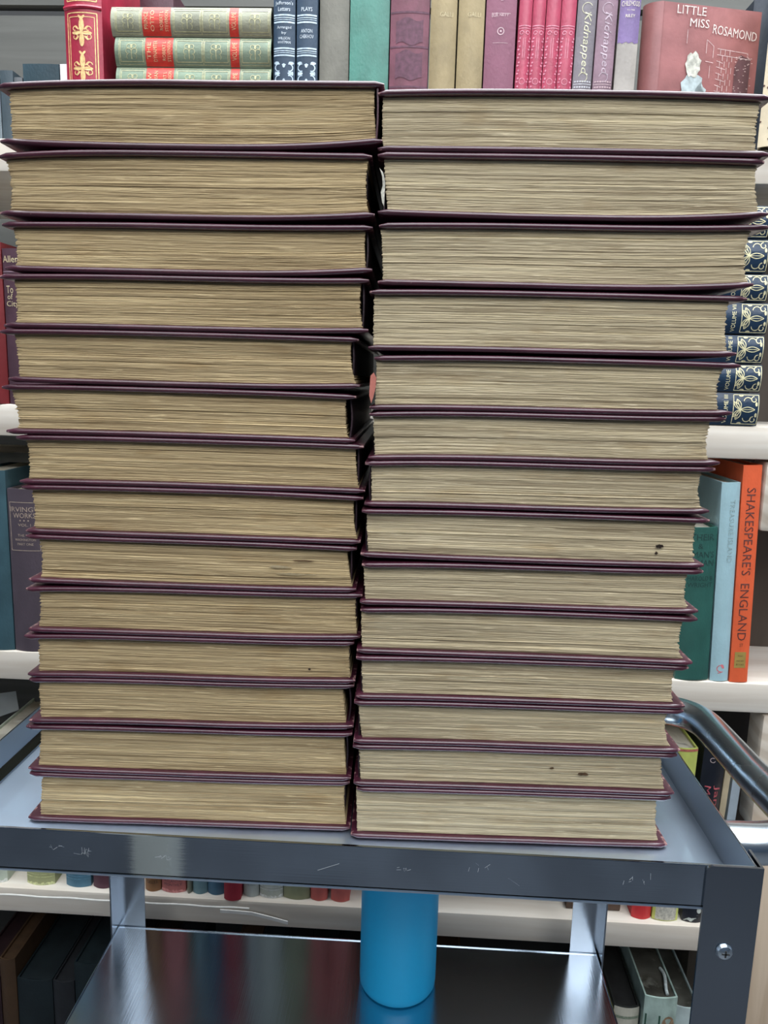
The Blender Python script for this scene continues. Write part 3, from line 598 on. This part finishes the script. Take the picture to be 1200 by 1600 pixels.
# ------------------------------------------------------------------ the steel cart
cart = empty('steel_cart', (0, .664, 0), 'stainless steel two-tier cart carrying the stacks of old books', 'cart')
X0, X1, Y0, Y1 = -.354, .2395, -.182, .182      # tray outline, relative to the cart
def tray(z_floor, z_top, z_low, thick=.0016):
    b = bmesh.new()
    box(b, X0, X1, Y0, Y1, z_floor-thick, z_floor)
    return b
ZT = .7985
for (zf, zt, zl, nm2) in ((ZT, .8305, .7990, 'upper'), (.4615, .4630, .440, 'lower')):
    b = bmesh.new()
    # pressed pan: floor with folded rims
    t = .0012
    box(b, X0, X1, Y0, Y1, zf-t, zf)
    link('tray_floor', b, M_STY if nm2 == 'upper' else M_STL, cart, 0)
    b = bmesh.new()
    zb = min(zl, zf-.001)
    zlip = zl if nm2 == 'upper' else zb
    # front lip: a hollow folded rail
    box(b, X0, X1-.030 if nm2 == 'upper' else X1, Y0, Y0+t, zl, zt, .0004)
    box(b, X0, X1, Y0+.0, Y0+.006, zl, zl+t)
    box(b, X0, X1, Y1-t, Y1, zl, zt, .0004)
    box(b, X0-t, X0, Y0, Y1, zl, zt, .0004); box(b, X1-t, X1, Y0, Y1, zl, zt, .0004)
    box(b, X0-t, X0+.006, Y0, Y1, zl, zl+t)
    if nm2 == 'upper':
        box(b, X0, X1, Y0+t, Y0+.0028, ZT-.001, zt-.0004)
    link('tray_rim', b, M_ST, cart, 0)
# legs: L-section uprights
def leg(x, y, sx, sy, fw=.036, top=.8315, sd=.020):
    b = bmesh.new(); t = .0018
    # flange facing front/back with rounded inner top corner
    xa, xb = (x-fw*0, x+fw) if sx > 0 else (x-fw, x)
    ins = xb if sx > 0 else xa
    pts = [(xa, 0.03), (xb, 0.03), (xb, top), (xa, top)]
    if sx < 0: pts = [(xa, .03), (xb, .03), (xb, top)]+[(xa+.004-.004*math.sin(a*math.pi/10), top-.004+.004*math.cos(a*math.pi/10)) for a in range(6)]
    else: pts = [(xa, .03), (xb, .03)]+[(xb-.004+.004*math.cos(a*math.pi/10), top-.004+.004*math.sin(a*math.pi/10)) for a in range(6)]+[(xa, top)]
    ya, yb = (y-t, y) if sy < 0 else (y, y+t)
    prism(b, pts, ya, yb, 'y')
    xo = (x-t, x) if sx > 0 else (x, x+t)
    if sy < 0: box(b, xo[0], xo[1], y-t, y+sd, .03, top)
    else: box(b, xo[0], xo[1], y-sd, y+t, .03, top)
    return link('leg', b, M_LG, cart, 0)
lg = leg(X1+.0012, Y0-.0002, -1, -1)
leg(X0-.0014, Y0-.0002, 1, -1); leg(X1+.0012, Y1+.0002, -1, 1, .034); leg(X0-.0014, Y1+.0002, 1, 1, .034)
for (x, z) in ((X1-.0175, .768), (X0+.0175, .768)):
    b = bmesh.new(); lathe(b, [(.0058, 0), (.0056, .001), (.0048, .0022), (.003, .003), (.0006, .0033)], 24)
    o = link('screw', b, M_CH, cart); o.rotation_euler = (R(90), 0, 0); o.location = (x, Y0-.0022, z)
    b = bmesh.new()
    for k in range(2):
        box(b, -.0026 if k == 0 else -.0005, .0026 if k == 0 else .0005, -.0005 if k == 0 else -.0026, .0005 if k == 0 else .0026, .0030, .0036)
    q = link('screw_slot', b, noisy('slot_shadow', (.02, .02, .02), .6), o, 0); q['label'] = 'cross slot of the screw'
# handle: bent tube on the right side
b = bmesh.new(); H = []
def bez(p0, p1, p2, n=12): return [tuple((1-u)**2*a+2*u*(1-u)*bb+u*u*c for a, bb, c in zip(p0, p1, p2)) for u in [k/n for k in range(n+1)]]
zh, zr = .810, .797
H = [(X1+.001, -.120, zh)]+bez((.258, -.120, zh), (.314, -.120, zh), (.314, -.065, zh-.002))+[(.314, .0, .803), (.314, .08, .800)]+bez((.314, .10, .799), (.314, .150, zr), (.268, .152, zr))+[(X1+.001, .152, zr)]
tube(b, H, .0158, 28); link('handle', b, M_CH, cart, 50)
# scratches on the front lip
b = bmesh.new(); rr = random.Random(2)
for (x, z, n, s) in ((-.225, 0.815, 14, .008), (-.168, 0.814, 14, .006), (-.245, 0.818, 5, .006), (0.0, 0.816, 6, .006), (.16, 0.817, 7, .012), (.05, 0.820, 5, .01)):
    for k in range(n):
        a = rr.random()*math.pi; L = .0006+rr.random()*.0018; cx, cz = x+(rr.random()-.5)*s*1.6, z+(rr.random()-.5)*s*.5
        vs = [b.verts.new((cx+dx, Y0-.0001, cz+dz)) for dx, dz in ((-L*math.cos(a), -L*math.sin(a)), (-L*math.cos(a)+.00015, -L*math.sin(a)-.00015), (L*math.cos(a), L*math.sin(a)), (L*math.cos(a)-.00015, L*math.sin(a)+.00015))]
        b.faces.new(vs)
for (xa, za, xb, zb) in ((-.060, .811, -.045, .817), (-.0505, .819, -.0485, .817), (.072, .813, .080, .8075)):
    b.faces.new([b.verts.new(p) for p in ((xa, Y0-.0001, za), (xa+.0002, Y0-.0001, za-.0002), (xb+.0002, Y0-.0001, zb-.0002), (xb, Y0-.0001, zb))])
o = link('scratches', b, noisy('scratched_metal', (.55, .58, .6), .6, .1), cart, 0); tag(o, 'fine scratches and scuffs on the front lip', kind='stuff')

# ------------------------------------------------------------------ blue bottle on the lower tray
bt = empty('blue_bottle', (-.003, .786, .4620), 'bright blue cylindrical bottle standing on the lower tray', 'bottle')
b = bmesh.new(); r = .0438
lathe(b, [(r*.86, 0), (r*.95, .001), (r*.99, .004), (r, .009), (r, .20), (r*.97, .212), (r*.8, .228), (r*.5, .238), (r*.42, .245), (r*.42, .255)], 64)
link('body', b, noisy('blue_plastic', (.005, .46, .86), .42, .03, (10, 10, 10), .02), bt, 40)
b = bmesh.new(); lathe(b, [(r*.5, .250), (r*.52, .252), (r*.52, .275), (r*.48, .278)], 40); link('cap', b, noisy('white_cap', (.7, .72, .74), .4, .05), bt, 40)
b = bmesh.new(); n = 14
va = []
for k in range(n+1):
    a = R(186+k*4)-R(12+60); 
    va.append((b.verts.new(((r+.0004)*math.cos(a), (r+.0004)*math.sin(a), .03)), b.verts.new(((r+.0004)*math.cos(a), (r+.0004)*math.sin(a), .10))))
for p, q in zip(va, va[1:]): b.faces.new((p[0], q[0], q[1], p[1]))
o = link('label', b, noisy('printed_label', (.30, .34, .38), .5, .6, (400, 400, 500), .02, detail=2), bt); o['label'] = 'printed label wrapped round the far left side'

# ------------------------------------------------------------------ the two stacks of maroon volumes
# millimetres: yaw, x centre, board heights (left, middle, right) top and bottom, board ends, page block ends
LEFT=[
[0.0,-161.33,[1335.53,1339.22,1339.74],[1301.25,1299.46,1305.26],[-291.64,-31.03],[-291.52,-31.35],[-284.5,-283.92,-283.77],[-37.33,-37.26,-35.05]],
[0.15,-165.44,[1291.37,1295.26,1295.31],[1254.6,1254.39,1258.55],[-292.81,-37.91],[-294.13,-35.27],[-288.71,-286.35,-288.0],[-40.51,-41.74,-39.54]],
[0.31,-164.88,[1247.01,1248.38,1249.97],[1218.22,1218.09,1222.53],[-293.05,-36.37],[-292.5,-36.13],[-286.38,-284.57,-285.01],[-41.59,-41.67,-40.43]],
[0.46,-167.71,[1212.08,1213.89,1215.38],[1179.15,1180.19,1182.12],[-296.77,-38.16],[-295.54,-37.8],[-286.86,-286.5,-287.05],[-43.89,-43.94,-41.78]],
[0.62,-171.68,[1174.68,1175.99,1175.49],[1141.94,1141.6,1144.01],[-298.39,-44.34],[-294.33,-42.75],[-288.88,-287.56,-287.15],[-49.74,-49.4,-45.91]],
[0.77,-172.62,[1135.97,1137.13,1135.95],[1104.66,1105.62,1105.22],[-299.13,-45.3],[-297.72,-45.55],[-293.27,-290.02,-289.56],[-52.59,-52.74,-50.61]],
[0.92,-165.39,[1100.31,1101.42,1101.02],[1068.38,1069.56,1069.37],[-290.73,-39.12],[-289.7,-37.47],[-283.87,-282.88,-283.3],[-45.12,-44.32,-42.13]],
[1.08,-164.07,[1064.18,1065.36,1063.7],[1031.92,1031.7,1031.66],[-288.33,-38.74],[-286.81,-39.87],[-281.88,-280.41,-281.3],[-45.77,-45.42,-42.75]],
[1.23,-165.3,[1027.72,1027.5,1026.25],[994.76,994.13,995.43],[-286.83,-42.58],[-286.68,-42.39],[-278.02,-276.47,-278.28],[-49.68,-48.42,-45.28]],
[1.38,-163.91,[987.43,989.74,991.12],[956.17,956.75,959.08],[-288.8,-37.61],[-288.54,-38.31],[-279.77,-279.65,-281.47],[-42.86,-42.51,-41.21]],
[1.54,-168.33,[950.61,952.55,953.77],[920.52,922.34,924.11],[-292.11,-43.0],[-290.82,-41.42],[-282.05,-282.35,-283.14],[-46.88,-46.58,-45.79]],
[1.69,-166.93,[916.32,918.14,919.88],[883.14,885.09,887.46],[-289.86,-42.32],[-291.6,-42.14],[-283.14,-283.49,-283.34],[-51.05,-49.78,-48.02]],
[1.85,-169.55,[877.94,879.3,880.45],[843.68,843.26,844.26],[-294.21,-43.0],[-294.14,-43.25],[-283.51,-284.93,-286.87],[-49.41,-48.58,-47.25]],
[2.0,-169.65,[839.48,839.06,840.06],[801.85,801.75,801.85],[-293.11,-44.19],[-296.19,-42.94],[-284.38,-285.83,-287.31],[-48.2,-48.34,-46.49]]]
RIGHT=[
[0.0,92.0,[1334.26,1336.07,1334.1],[1300.19,1300.69,1300.23],[-35.07,219.07],[-34.17,222.07],[-31.73,-31.67,-31.18],[213.45,211.74,213.67]],
[0.15,92.42,[1295.99,1296.49,1295.58],[1260.09,1258.89,1263.63],[-34.06,219.06],[-33.12,225.09],[-29.77,-28.4,-26.58],[215.05,215.84,219.95]],
[0.31,97.33,[1251.03,1252.79,1255.31],[1214.47,1214.49,1218.49],[-32.0,226.99],[-31.91,220.62],[-30.69,-29.31,-28.35],[215.76,213.63,217.35]],
[0.46,89.86,[1207.56,1209.06,1208.93],[1170.37,1171.36,1172.65],[-37.4,217.6],[-37.38,214.22],[-33.87,-34.27,-33.79],[206.7,205.66,208.45]],
[0.62,92.41,[1163.11,1165.34,1164.65],[1129.21,1131.19,1132.67],[-32.75,218.2],[-35.47,215.53],[-31.39,-31.38,-31.82],[207.03,204.51,207.15]],
[0.77,88.04,[1124.34,1126.99,1128.47],[1093.84,1096.39,1097.83],[-35.33,212.18],[-35.5,210.94],[-32.62,-31.78,-30.94],[202.39,200.84,203.24]],
[0.92,84.95,[1089.64,1092.19,1093.22],[1060.72,1061.67,1063.22],[-37.65,208.45],[-37.43,207.02],[-33.08,-32.71,-32.33],[200.25,198.63,202.34]],
[1.08,84.05,[1055.15,1056.6,1056.31],[1023.7,1023.04,1023.7],[-39.12,208.28],[-39.33,207.46],[-35.39,-34.99,-33.66],[199.39,199.2,200.82]],
[1.23,84.1,[1015.75,1017.84,1018.91],[987.88,988.75,989.36],[-38.2,207.59],[-38.98,206.84],[-36.76,-35.96,-35.15],[197.36,196.45,199.66]],
[1.38,83.71,[981.69,983.92,983.0],[950.72,950.77,949.84],[-38.35,207.11],[-40.49,206.62],[-37.36,-37.45,-36.13],[197.48,195.81,198.74]],
[1.54,81.03,[944.85,946.29,945.64],[914.81,915.88,915.71],[-40.82,204.37],[-40.18,204.4],[-36.49,-36.15,-34.85],[195.12,194.18,196.05]],
[1.69,80.42,[909.83,911.32,911.5],[879.14,880.3,880.43],[-41.49,203.97],[-41.33,204.52],[-38.07,-36.77,-34.97],[192.35,192.33,197.06]],
[1.85,79.6,[874.63,876.1,876.05],[844.91,845.39,845.09],[-41.69,202.66],[-40.6,203.25],[-36.79,-35.97,-35.13],[191.37,192.76,196.09]],
[2.0,80.66,[840.45,841.19,840.89],[801.85,801.75,801.85],[-38.04,201.19],[-41.68,202.02],[-37.95,-37.56,-36.67],[191.22,191.87,194.96]]]

YC = .542; TB = .0040; DEP = .283
def board(x0, x1, zf, t, depth, worn, seed):
    b = bmesh.new(); wl = b.verts.layers.float.new('wear'); rr = random.Random(seed)
    nx = 44; rings = []
    for i in range(nx+1):
        u = i/nx; x = x0+(x1-x0)*u; e = min(u, 1-u)*(x1-x0); th = t*(1 if e > t*.5 else (.45+.55*math.sqrt(max(0, 1-(1-e/(t*.5))**2))))
        # front edge swells a little and waves like an old leather board
        wv = .00035*noise.noise((x*22+seed*3.1, seed, 0)); th *= 1+.04*noise.noise((x*30, seed*1.7, 4))
        z = zf(x)+.00010*noise.noise((x*18, seed*2.3, 9)); pr = []
        cut = (0 if e > .004 else (.004-e)**2/.004*.6)
        for k in range(7):
            a = math.pi/2+math.pi*k/6; pr.append((cut+wv+th*.5+th*.5*math.cos(a), z+th*.5*math.sin(a)))
        pr = [(depth, z+th*.5), (depth*.5, z+th*.5)]+pr+[(depth*.5, z-th*.5), (depth, z-th*.5)]
        rg = []
        for (yy, zz) in pr:
            v = b.verts.new((x, yy, zz)); v[wl] = max(0, 1-e/.004)**1.5 if yy < .008 else 0
            rg.append(v)
        rings.append(rg)
    for a, c in zip(rings, rings[1:]):
        for k in range(len(a)): b.faces.new((a[k], a[(k+1) % len(a)], c[(k+1) % len(a)], c[k]))
    b.faces.new(rings[0]); b.faces.new(rings[-1]); bmesh.ops.recalc_face_normals(b, faces=b.faces[:])
    return b
def pages(zb, zt, pl, pr, depth, seed, fore, y0=.0042):
    """a block of uneven leaves; fore = -1 / +1: side of the hollow fore-edge"""
    b = bmesh.new(); rr = random.Random(seed)
    xm = (pl[1]+pr[1])/2; H = zt(xm)-zb(xm); nz = max(40, int(H/.00050)); nx, ny = 88, 10
    q = lambda P, v: P[0]*(2*v-1)*v+P[1]*4*v*(1-v)+P[2]*(1-v)*(1-2*v)      # v = 1 at the top
    oy, ol, orr = [], [], []; g = 0
    for j in range(nz+1):
        if rr.random() < .16: g = rr.gauss(0, .00022)
        oy.append(g+rr.gauss(0, .00010)); jl = rr.gauss(0, 1)
        ol.append(jl); orr.append(rr.gauss(0, 1))
    G = 0; 
    def X(side, v, j, yy):
        base = q(pl if side < 0 else pr, v)
        rough = .0007 if side == fore else .00045
        big = .0011*noise.noise((j*.23, seed, side*5+yy*9)) if side == fore else .0005*noise.noise((j*.3, seed, side*5))
        return base+(ol if side < 0 else orr)[j]*rough*.6+big
    cols = []
    def zz(x, v, wob): return zb(x)+(zt(x)-zb(x))*v+wob
    front = []
    for i in range(nx+1):
        u = i/nx; col = []
        for j in range(nz+1):
            v = j/nz; xa, xb = X(-1, v, j, 0), X(1, v, j, 0); x = xa+(xb-xa)*u
            e = min(x-xa, xb-x)
            wob = (.0006*noise.noise((x*9, v*3, seed*1.3)))*math.sin(math.pi*v)
            y = y0+oy[j]+(.00025)*noise.noise((x*26, j*.35, seed*.7))+.0002*noise.noise((x*110, j*.8, seed))+max(0, .0025-e)**2*90
            if j in (0, nz): y = y0+.0006
            col.append(b.verts.new((x, y, zz(x, v, wob))))
        front.append(col)
    for i in range(nx):
        for j in range(nz): b.faces.new((front[i][j], front[i+1][j], front[i+1][j+1], front[i][j+1]))
    for side, edge in ((-1, front[0]), (1, front[-1])):
        prev = edge
        for m in range(1, ny+1):
            yy = y0+(depth-.004-y0)*m/ny; cur = []
            for j in range(nz+1):
                v = j/nz; x = X(side, v, j, yy); x = X(side, v, j, yy); cur.append(b.verts.new((x, yy, zz(x, v, 0))))
            for j in range(nz):
                f = (prev[j], prev[j+1], cur[j+1], cur[j]) if side > 0 else (prev[j], cur[j], cur[j+1], prev[j+1])
                b.faces.new(f)
            prev = cur
    bmesh.ops.recalc_face_normals(b, faces=b.faces[:])
    return b
M_SP = noisy('shaded_spine_leather', (.022, .008, .014), .5, .3, (60, 60, 60), .3)  # maroon leather with the shade of the middle gap put into its colour
ORD = ('topmost', 'second from the top', 'third from the top', 'fourth from the top', 'fifth from the top', 'sixth from the top', 'seventh from the top',
       'seventh from the bottom', 'sixth from the bottom', 'fifth from the bottom', 'fourth from the bottom', 'third from the bottom', 'second from the bottom', 'lowest')
def volume(row, k, side):
    yaw, xc, t, bz, tx, bx, pl, pr = row
    mm = lambda a: [v/1000 for v in a]
    t, bz, tx, bx, pl, pr = map(mm, (t, bz, tx, bx, pl, pr)); xc /= 1000; z0 = bz[1]-TB/2
    fore = side                                  # fore-edges face outwards, spines meet in the middle
    cy = math.cos(R(yaw))
    loc = lambda x: (x-xc)/cy
    seed = k+(0 if side < 0 else 20)
    e = empty('maroon_book', (xc, YC, z0), 'maroon leather volume, %s of the %s-hand stack on the cart' % (ORD[k], 'left' if side < 0 else 'right'),
              'book', 'maroon volumes in the %s stack' % ('left' if side < 0 else 'right'), (0, 0, R(yaw)))
    def curve(zs, ends):
        a, c = loc(ends[0]), loc(ends[1]); m = (a+c)/2; h = (c-a)/2
        def f(x):
            u = max(-1.02, min(1.02, (x-m)/h)); tl = (zs[2]-zs[0])/2; lin = zs[1]
            return (zs[1]+(zs[0]-zs[1])*abs(u)**2.6 if u < 0 else zs[1]+(zs[2]-zs[1])*abs(u)**2.6)-z0
        return f
    ft, fb = curve(t, tx), curve(bz, bx)
    sm = lambda o: o
    link('front_board', board(loc(tx[0]), loc(tx[1]), ft, TB, DEP, 1, seed), M_LE, e, 50)
    link('back_board', board(loc(bx[0]), loc(bx[1]), fb, TB, DEP, 1, seed+50), M_LE, e, 50)
    P = [loc(v) for v in pl]; Q = [loc(v) for v in pr]
    link('page_block', pages(lambda x: fb(x)+TB*.5-.0002, lambda x: ft(x)-TB*.5+.0002, P, Q, DEP, seed, fore), M_PL if side < 0 else M_PR, e, 0)
    # spine
    s = -side; end = (min(loc(tx[1]), loc(bx[1])) if s > 0 else max(loc(tx[0]), loc(bx[0])))
    pe = (max(Q) if s > 0 else min(P)); xo = end-s*.0025; b = bmesh.new(); n = 9
    za, zc = fb(xo)+TB*.3, ft(xo)-TB*.3; bul = min(.0015, abs(xo-pe)*.5)
    ys = .003 if k == 0 and side < 0 else .008
    if not (side > 0 and k == 0):
        out = [(xo+s*(-.001+bul*math.sin(math.pi*q/n)), za+(zc-za)*q/n) for q in range(n+1)]
        inn = [(x-s*.0011, z) for x, z in out[::-1]]
        prism(b, out+inn, ys, DEP-.004, 'y')
        link('spine', b, M_LE if k == 0 else M_SP, e)
    return e, P, Q, fb, ft, z0
vols = {}
for k, row in enumerate(LEFT): vols[-1, k] = volume(row, k, -1)
for k, row in enumerate(RIGHT): vols[1, k] = volume(row, k, 1)
def blot(key, name, X, v, a, c, mat, label, seed=1, off=.0002, n=16):
    """irregular mark or flake on the front of the leaves; X in world metres, v = height share"""
    e, P, Q, fb, ft, z0 = vols[key]; x = X-e.location.x; z = fb(x)+(ft(x)-fb(x))*v; b = bmesh.new(); rr = random.Random(seed)
    f = b.faces.new([b.verts.new((x+a*math.cos(2*math.pi*k/n)*(.7+.5*rr.random()), .0030-off, z+c*math.sin(2*math.pi*k/n)*(.6+.6*rr.random()))) for k in range(n)])
    g = bmesh.ops.solidify(b, geom=[f], thickness=-.0012)
    bmesh.ops.recalc_face_normals(b, faces=b.faces[:])
    o = link(name, b, mat, e, 0); o['label'] = label; return o
M_BR = noisy('brown_stain', (.16, .09, .045), .8, .3, (300, 300, 300), .2)
M_INK = noisy('dark_stain', (.05, .03, .02), .7, .4, (300, 300, 300), .2)
M_FL = noisy('pale_torn_paper', (.60, .50, .32), .8, .15, (200, 200, 200), .2)
blot((1, 12), 'stain', .1335, .42, .0042, .0014, M_BR, 'long brown stain on the leaves', 3)
blot((1, 12), 'stain', .1095, .55, .0018, .0010, M_BR, 'small brown stain on the leaves', 4)
blot((1, 7), 'stain', .1745, .40, .0030, .0016, M_INK, 'dark insect-like blot on the leaves', 5)
blot((1, 7), 'stain', .1730, .25, .0012, .0010, M_INK, 'small dark blot', 6)
blot((-1, 10), 'stain', -.0763, .30, .0011, .0009, M_INK, 'tiny dark hole', 7)
blot((-1, 8), 'torn_leaf', -.0990, .50, .0110, .0011, M_FL, 'pale torn leaf sticking out', 8)
blot((-1, 8), 'torn_leaf', -.0810, .66, .0095, .0006, M_BR, 'brown folded leaf', 9)
blot((-1, 8), 'torn_leaf', -.0860, .34, .0160, .0009, M_FL, 'pale torn leaf sticking out', 10)
def flap(key, xs, zs, mat, label, name):
    e = vols[key][0]; b = bmesh.new(); n = len(xs)
    A = [(x-e.location.x, z-e.location.z) for x, z in zip(xs, zs)]
    prism(b, A, .0005, .0016, 'y'); o = link(name, b, mat, e, 0); o['label'] = label
def px2(x, y, Y=.542):
    m = look().to_3x3(); d = m @ Vector(((x-600), (800-y), -1200)); return d.x*Y/d.y, 1.15+d.z*Y/d.y
def pxs(l): q = [px2(*p) for p in l]; return [a for a, _ in q], [c for _, c in q]
flap((1, 4), *pxs([(584, 582), (579, 587), (578, 600), (577, 618), (580, 630), (583, 622), (587, 605), (588, 590)]), noisy('salmon_leather', (.52, .17, .13), .6, .15), 'torn salmon-coloured strip of spine leather', 'torn_spine_strip')
flap((1, 1), *pxs([(593, 262), (597, 275), (598, 290), (595, 300), (597, 316), (600, 322), (601, 300), (602, 285), (599, 270)]), noisy('torn_lining', (.55, .53, .45), .8, .3, (400, 400, 400)), 'torn pale lining of the spine', 'torn_spine_strip')
